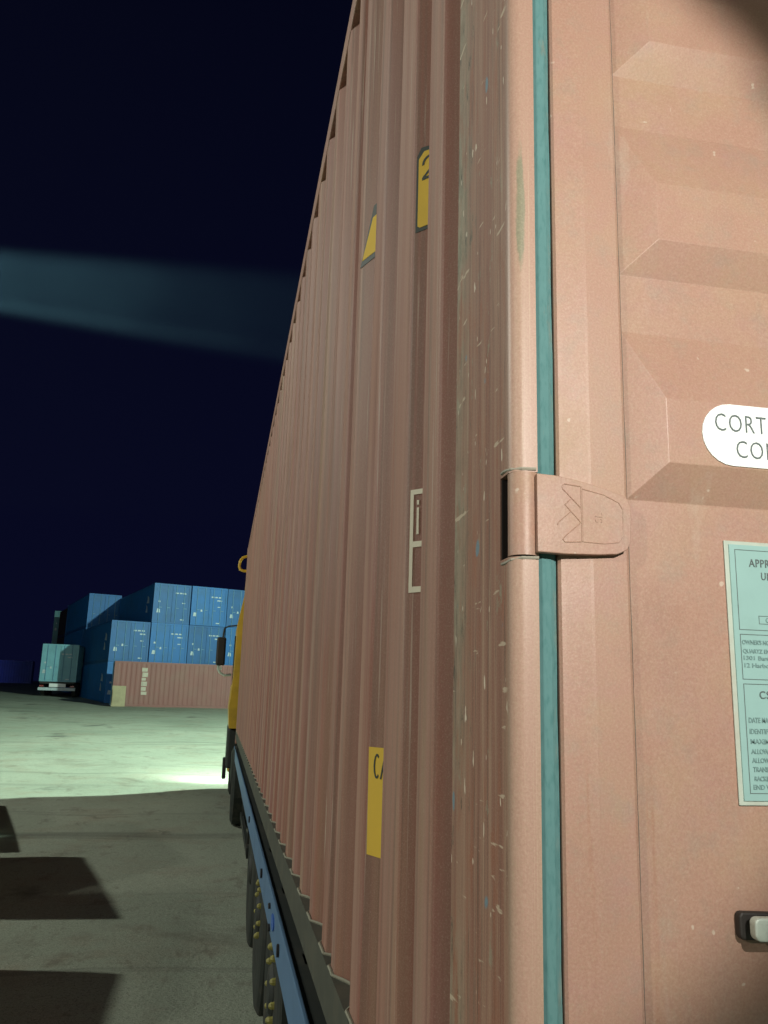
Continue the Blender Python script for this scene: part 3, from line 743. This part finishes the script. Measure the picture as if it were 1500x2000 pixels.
bm = N(); box(bm, .15, 2.3, 14.945, 14.965, 1.9, 2.9); obj('windscreen', bm, M_GLASS, trk)
# roof fairing with its turned-out edge
bm = N(); prism(bm, [(13.15, 3.50), (14.7, 3.54), (14.45, 3.75), (13.5, 4.04), (13.15, 4.06)], 0.045, 0.075, 'x')
prism(bm, [(13.15, 3.50), (14.7, 3.54), (14.45, 3.75), (13.5, 4.04), (13.15, 4.06)], 2 * CX - .075, 2 * CX - .045, 'x')
prism(bm, [(13.15, 4.02), (13.5, 4.0), (14.45, 3.71), (14.7, 3.53), (14.7, 3.56), (14.45, 3.75), (13.5, 4.045), (13.15, 4.062)], 0.075, 2 * CX - .075, 'x')
obj('roof_fairing', bm, M_CAB, trk)
bm = N(); tube(bm, [(0.12, 13.4, 4.06), (0.03, 13.4, 4.055), (-0.045, 13.4, 4.03), (-0.090, 13.4, 3.965), (-0.098, 13.4, 3.88), (-0.080, 13.4, 3.82), (-0.02, 13.4, 3.80), (0.05, 13.4, 3.80)], 0.024, 8)
obj('grab_rail', bm, M_CAB, trk, label='curved yellow rail at the cab roof')
# mirror
bm = N(); box(bm, -0.385, -0.225, 14.30, 14.38, 2.25, 2.74, .03); mir = obj('mirror', bm, M_BLACK, trk)
bm = N(); tube(bm, [(-0.05, 14.4, 2.96), (-0.20, 14.4, 2.94), (-0.27, 14.4, 2.90), (-0.29, 14.36, 2.70)], .014); obj('mirror_arm', bm, M_DARK, mir)
bm = N(); tube(bm, [(-0.33, 14.36, 2.27), (-0.335, 14.4, 2.20), (-0.30, 14.4, 2.13), (-0.22, 14.4, 2.085), (-0.10, 14.4, 2.10)], .022); obj('mirror_arm', bm, M_GALV, mir)
bm = N(); cyl(bm, (-0.30, 14.33, 2.20), (-0.30, 14.25, 2.20), .035, seg=12); obj('marker_lamp', bm, M_GALV, mir)
# chassis, tank, steps, wheels
bm = N(); box(bm, .75, 1.7, 10.2, 14.9, .55, .90); obj('chassis_frame', bm, M_DARK, trk)
bm = N(); box(bm, -0.105, .6, 13.2, 14.9, 0.62, 1.24, .03); obj('wheel_arch', bm, M_DARK, trk)
bm = N(); box(bm, -0.150, -0.09, 13.85, 14.25, .40, .72, .015); obj('step', bm, M_BLACK, trk)
bm = N(); box(bm, -0.03, .55, 12.35, 13.1, .42, .98, .08); obj('fuel_tank', bm, M_DARK, trk)
bm = N(); box(bm, 0.0, .6, 10.4, 12.2, 1.0, 1.02); obj('mudguard', bm, M_BLACK, trk)
for cy in (11.3, 14.2):
    for x0 in (-0.03, 2 * CX - .32):
        bm = N(); lathe_x(bm, [(0.02, .0), (0.03, .28), (0, .30), (0, .45), (.03, .51), (.32, .51), (.35, .45), (.35, .0)], x0, cy, .51 + gz(0, cy), 28); obj('wheel', bm, M_TYRE, trk)
bm = N(); box(bm, -0.06, 2 * CX + .06, 14.9, 15.02, .42, 1.24, .03); obj('bumper', bm, M_CAB, trk)
for x0 in (0.16, 2 * CX - .16):
    bm = N(); cyl(bm, (x0, 15.015, .86), (x0, 15.035, .86), .09, seg=16); obj('headlight', bm, M_LENS, trk)
    lamp('headlamp_beam', 'SPOT', (x0, 15.10, .86), 1050, (0.86, 1.0, 0.84), target=(x0 - 3.5, 30, .25), size=.08, angle=110, blend=1.0)

# ------------------------------------------------------------------ container stacks across the yard
CH, CW = 2.591, 2.438
def far_container(paint, length=12.192, marks=True, deep=0.036, variant=0):
    root = bpy.data.objects.new('stacked_container', None); COL.objects.link(root)
    for side in (0, 1):
        bm = N(); pf = []
        y = 0.16
        while y < length - .3:
            pf += [(0.004, y), (0.004, y + .072), (deep, y + .14), (deep, y + .21)]; y += .278
        pf += [(0.004, length - .1), (.09, length - .1), (.09, .16)]
        if side: pf = [(CW - x, yy) for x, yy in pf]
        A = [bm.verts.new((p[0], p[1], .15)) for p in pf]; B = [bm.verts.new((p[0], p[1], CH - .1)) for p in pf]
        for i in range(len(pf)):
            j = (i + 1) % len(pf); bm.faces.new((A[i], A[j], B[j], B[i]))
        obj('side_panel', bm, paint, root)
    bm = N()
    for x0 in (0, CW - .12):
        for y0 in (0, length - .16): box(bm, x0, x0 + .12, y0, y0 + .16, 0.0, CH)
        box(bm, x0 + .03, x0 + .09, .16, length - .16, 0, .15); box(bm, x0 + .03, x0 + .09, .16, length - .16, CH - .1, CH)
    for y0 in (0.0, length - .1): box(bm, .12, CW - .12, y0, y0 + .1, 0, .12); box(bm, .12, CW - .12, y0, y0 + .1, CH - .12, CH)
    box(bm, .09, CW - .09, .1, length - .1, CH - .06, CH - .02); box(bm, .09, CW - .09, .1, length - .1, .03, .10)
    box(bm, .12, CW - .12, length - .08, length - .03, .12, CH - .12)
    obj('frame', bm, paint, root)
    for k in (0, 1):
        x0 = .125 + k * (CW / 2 - .118); x1 = x0 + CW / 2 - .135
        bm = N(); box(bm, x0, x1, 0.02, 0.06, .125, CH - .125)
        for zz in (0.55, 1.05, 1.55, 2.05): box(bm, x0 + .06, x1 - .06, 0.004, 0.02, zz, zz + .22)
        d = obj('door', bm, paint, root)
        for xr_ in (x0 + .25, x0 + .78):
            bm = N(); cyl(bm, (xr_, -0.03, .04), (xr_, -0.03, CH - .04), .022, seg=6); box(bm, xr_ - .02, xr_ + .20, -.04, -.02, 1.0, 1.04)
            obj('lock_rod', bm, M_RODS, d)
        if marks:
            v = (variant * 37 % 11 - 5) * .012
            sets = [((.07, .31, .62, .88), (.14, .28, 1.30, 1.42), (.55, .68, .95, 1.1)), ((.14, .90, 1.93, 2.02), (.55, .9, 1.72, 1.80), (.6, .82, 1.3, 1.36), (.55, .8, .2, .27))][k]
            for q, (a0, a1, b0, b1) in enumerate(sets):
                if (variant + q + k) % 4 == 3 and q: continue
                bm = N(); n_ = 3 if a1 - a0 > .5 else 1
                for w_ in range(n_):      # worn line of lettering: blocks with gaps
                    xa = x0 + a0 + (a1 - a0) * w_ / n_ + v; xb = xa + (a1 - a0) / n_ * (.8 if n_ > 1 else 1)
                    hh_ = b1 - b0
                    pts = [(xa, b0 + v), (xb, b0 + v + hh_ * .1 * (w_ % 2)), (xb - hh_ * .12, b1 + v - hh_ * .1), (xa + hh_ * .15, b1 + v)]
                    prism(bm, pts, -.002 , .004, 'y')
                obj('marking', bm, M_MARK, d, kind='stuff' if n_ > 1 else None)
    if marks:
        for yy, zz, w_ in ((1.25, 1.35, .8), (1.60, .75, .6)):
            bm = N(); prism(bm, [(yy, zz), (yy + w_, zz + .05), (yy + w_ * .7, zz + .3), (yy + w_ * .8, zz + .55), (yy + w_ * .25, zz + .4)], -.001, .004, 'x'); obj('side_marking', bm, M_MARK, root)
    return root
used = set()
protos = {}
def place(paint_key, paint, x, y, z, rot, label, group, **kw):
    key = (paint_key, tuple(sorted(kw.items())))
    if key not in protos:
        protos[key] = o = far_container(paint, **kw)
    else:
        o = copy_tree(protos[key])
    o.location = (x, y, z); o.rotation_euler = (0, 0, rot)
    return tag(o, label, 'shipping container', group)
TH = math.radians(17)
ox, oy = -7.36, 55.0
oz = gz(ox, oy) - 0.03
G1 = 'blue containers stacked across the yard'
ORD = ['leftmost', 'second from the left', 'third from the left', 'fourth from the left']
ROWN = ['bottom', 'middle', 'top']
for row in range(3):
    for c in range(4):
        if row == 2 and c == 0: continue
        if row == 0 and c > 0: continue
        jit = random.uniform(-.05, .05)
        lab = {0: 'blue container at the foot of the main stack, end hidden by red container',
               1: f'blue container in the middle row of the main stack, {ORD[c]}',
               2: f'blue container in the top row of the main stack, {ORD[c-1]}'}[row]
        place('b' + str((c + row) % 2), (FB, FB3)[(c + row) % 2], ox + c * 2.50 * math.cos(TH) - jit * math.sin(TH), oy + c * 2.50 * math.sin(TH) + jit * math.cos(TH), oz + row * (CH + .015), TH, lab, G1, variant=c + 2 * row)
for c in range(1, 4):
    place('b', FB, ox + c * 2.50 * math.cos(TH), oy + c * 2.50 * math.sin(TH), oz, TH, f'ground level blue container behind the long red container, {ORD[c]} of its row', G1)
# second stack further back
bx, by = -10.75, 67.0
for row in range(3):
    place('n', FB, bx, by, gz(bx, by) - .03 + row * (CH + .015), TH, ['dim blue container at the foot of the stack behind the main stack', 'dim blue container halfway up the stack behind the main stack', 'dim blue container on top of the stack just left of the main stack'][row], 'blue containers in the rear stack', marks=False)
# dark stack in the gap
for row in range(3):
    place('d', FBR, -13.2, 77.0, gz(-14, 77) - .03 + row * (CH + .015), TH, ['dark brown container at the foot of the unlit stack behind the white-plated truck', 'dark brown container in the middle of the unlit stack beside the dim blue one', 'dark brown container on top of the unlit stack behind the loaded truck'][row], 'dark containers in the gap', marks=False)
for row in range(3):
    place('t', FB2, -17.9, 92.0, gz(-17.9, 92) - .03 + row * (CH + .015), math.radians(8), ['dim teal container at the foot of the farthest stack', 'dim teal container in the middle of the farthest stack', 'dim teal container on top of the farthest stack, above the loaded truck'][row], 'teal containers in the farthest stack', marks=True)

# long red container lying across the front of the stack
rx, ry = -6.75, 53.1
red = far_container(FR, marks=False, deep=0.022)
red.name = 'red_container'; red.location = (rx, ry, gz(rx, 51) - .03); red.rotation_euler = (0, 0, math.radians(-82))
tag(red, 'long faded red container lying sideways at the foot of the blue stack', 'shipping container')
# turn it so that its long side faces the camera: local +y runs to the right
zz = 2.25
for w_, h_ in ((.22, .22), (.26, .26), (.16, .16), (.24, .26), (.20, .22), (.26, .18)):
    bm = N(); box(bm, CW - .003, CW + .004, 1.55 + random.uniform(0, .05), 1.55 + w_ + .10, zz - h_, zz); zz -= h_ + .05
    obj('side_marking', bm, M_RMARK, red)
bm = N(); box(bm, CW - .003, CW + .010, 10.2, 10.5, .55, .70); obj('side_marking', bm, M_MARK, red)
bg_ = thing('board', 'pale beige board leaning on the left end of the long red container', 'board', (-6.42, 50.15, gz(-6.4, 50.2)), math.radians(8))
bm = N(); prism(bm, [(0.0, 0.0), (0.08, 0.0), (0.32, 1.16), (0.24, 1.16)], 0.06, .82, 'x'); obj('panel', bm, M_BEIGE, bg_)
bm = N(); box(bm, 0.10, 0.15, -.012, .06, .10, 1.0); obj('batten', bm, M_BEIGE, bg_)

# loaded truck seen from behind at the left
tx, ty = -12.75, 62.0
tz = gz(tx + 1.2, ty)
ft = thing('parked_truck', 'container truck seen from behind with white rear plate, left of the stacks', 'truck', (tx, ty, tz), math.radians(2))
bm = N(); box(bm, .85, 1.05, 0.1, 12, .7, 1.0); box(bm, 1.45, 1.65, .1, 12, .7, 1.0)
for i in range(8): box(bm, .05, 2.4, .1 + i * 1.65, .25 + i * 1.65, .88, 1.02)
obj('chassis', bm, M_DARK, ft)
bm = N(); box(bm, .0, 2.45, -.06, .06, .42, .62, .01); obj('rear_bumper', bm, M_MARK, ft)
bm = N(); box(bm, .72, 1.82, -.08, -.05, .66, .90); obj('number_plate', bm, M_WHITE, ft)
for x0 in (.08, 2.1):
    bm = N(); box(bm, x0, x0 + .27, -.07, .0, .66, .78, .01); obj('tail_lamp', bm, simple('unlit_red_lens', (.25, .03, .02), .3), ft)
for cy in (1.2, 2.5, 3.8):
    for x0 in (0.02, 2.12):
        bm = N(); lathe_x(bm, [(0, .0), (0, .45), (.03, .5), (.28, .5), (.31, .45), (.31, .0)], x0, cy, .5, 20); obj('wheel', bm, M_TYRE, ft)
bm = N(); box(bm, 0.0, 2.45, 12.6, 14.6, .6, 3.4, .06); obj('cab', bm, FB2, ft)
bm = N(); box(bm, -.42, -.18, 14.2, 14.3, 1.9, 2.6, .04); obj('mirror', bm, M_MARK, ft)
lc = place('p', FPT, tx, ty + .06, tz + 1.03, math.radians(2), 'teal blue container riding on the parked truck at the left', None, marks=True)

# blue haze on the horizon at the left edge, built as a container row
for i, lab in enumerate(['violet blue container far off, left one of the low pair at the left edge', 'violet blue container far off, right one of the low pair at the left edge']):
    x0 = -47.3 + i * 12.6; y0 = 108 - i * 1.2
    o = place('v', FV, x0, y0, gz(x0, y0) - .03, math.radians(-84), lab, 'low row of far blue containers', marks=False)

# unseen blocks, added and shaped to cast the ground shadows at the left
def block(name, pts, h, label):
    bm = N(); prism(bm, pts, -0.05, h)
    o = obj(name, bm, M_CONC); tag(o, label, 'concrete block', 'concrete blocks along the lane')
    bv = o.modifiers.new('bevel', 'BEVEL'); bv.width = .02; bv.segments = 2
block('concrete_block', [(-3.2, 2.95), (-1.97, 2.95), (-1.97, 5.64), (-3.2, 5.64)], .93, 'low concrete block nearest the camera on the left of the lane')
block('concrete_block', [(-3.3, 7.0), (-2.12, 6.9), (-2.72, 9.22), (-3.9, 9.0)], .93, 'taller concrete block in the middle of the left row')
block('concrete_block', [(-4.6, 9.6), (-2.90, 9.45), (-3.70, 12.6), (-5.2, 12.6)], .56, 'lowest concrete block farthest along the left of the lane')

# light streak in the sky, made by an added dust box and unseen spots
BEAM_A, BEAM_B = Vector((-59.6, 60.0, 31.6)), Vector((2.4, 60.0, 30.42))
bm = N(); box(bm, -118, 30, 57.0, 63.0, 14, 58)
dust = obj('dust_cloud', bm, None); tag(dust, kind='stuff')
dm = bpy.data.materials.new('thin_dust'); dm.use_nodes = True
t = dm.node_tree
for n in list(t.nodes):
    if n.type != 'OUTPUT_MATERIAL': t.nodes.remove(n)
pv = t.nodes.new('ShaderNodeVolumePrincipled'); pv.inputs['Color'].default_value = (0.85, 0.92, 0.95, 1)
tcv = t.nodes.new('ShaderNodeTexCoord'); sx = t.nodes.new('ShaderNodeSeparateXYZ'); mr = t.nodes.new('ShaderNodeMapRange')
nv = t.nodes.new('ShaderNodeTexNoise'); nv.inputs['Scale'].default_value = 0.16; nv.inputs['Detail'].default_value = 2
nr = t.nodes.new('ShaderNodeMapRange'); nr.inputs['From Min'].default_value = .3; nr.inputs['From Max'].default_value = .7; nr.inputs['To Min'].default_value = .6; nr.inputs['To Max'].default_value = 1.2
mu = t.nodes.new('ShaderNodeMath'); mu.operation = 'MULTIPLY'
mr.interpolation_type = 'SMOOTHSTEP'
mr.inputs['From Min'].default_value = -34; mr.inputs['From Max'].default_value = 6; mr.inputs['To Min'].default_value = 0.0008; mr.inputs['To Max'].default_value = 0.00010
t.links.new(tcv.outputs['Object'], sx.inputs[0]); t.links.new(sx.outputs['X'], mr.inputs['Value'])
t.links.new(tcv.outputs['Object'], nv.inputs['Vector']); t.links.new(nv.outputs['Fac'], nr.inputs['Value'])
t.links.new(mr.outputs[0], mu.inputs[0]); t.links.new(nr.outputs[0], mu.inputs[1]); t.links.new(mu.outputs[0], pv.inputs['Density'])
t.links.new(pv.outputs[0], t.nodes['Material Output'].inputs['Volume'])
dust.data.materials.append(dm)
lamp('floodlight_beam', 'SPOT', BEAM_A, 7.0e6, (0.34, 0.82, 0.92), target=BEAM_B, size=.2, angle=7.6, blend=0.55)  # added spot for the body of the streak
lamp('floodlight_edge_beam', 'SPOT', BEAM_A, 1.1e7, (0.36, 0.84, 0.92), target=BEAM_B - Vector((0, 0, 2.75)), size=.2, angle=1.9, blend=0.9)  # added spots for its brighter edges
lamp('floodlight_edge_beam', 'SPOT', BEAM_A, 4.0e6, (0.32, 0.76, 0.95), target=BEAM_B + Vector((0, 0, 2.45)), size=.2, angle=2.4, blend=0.9)
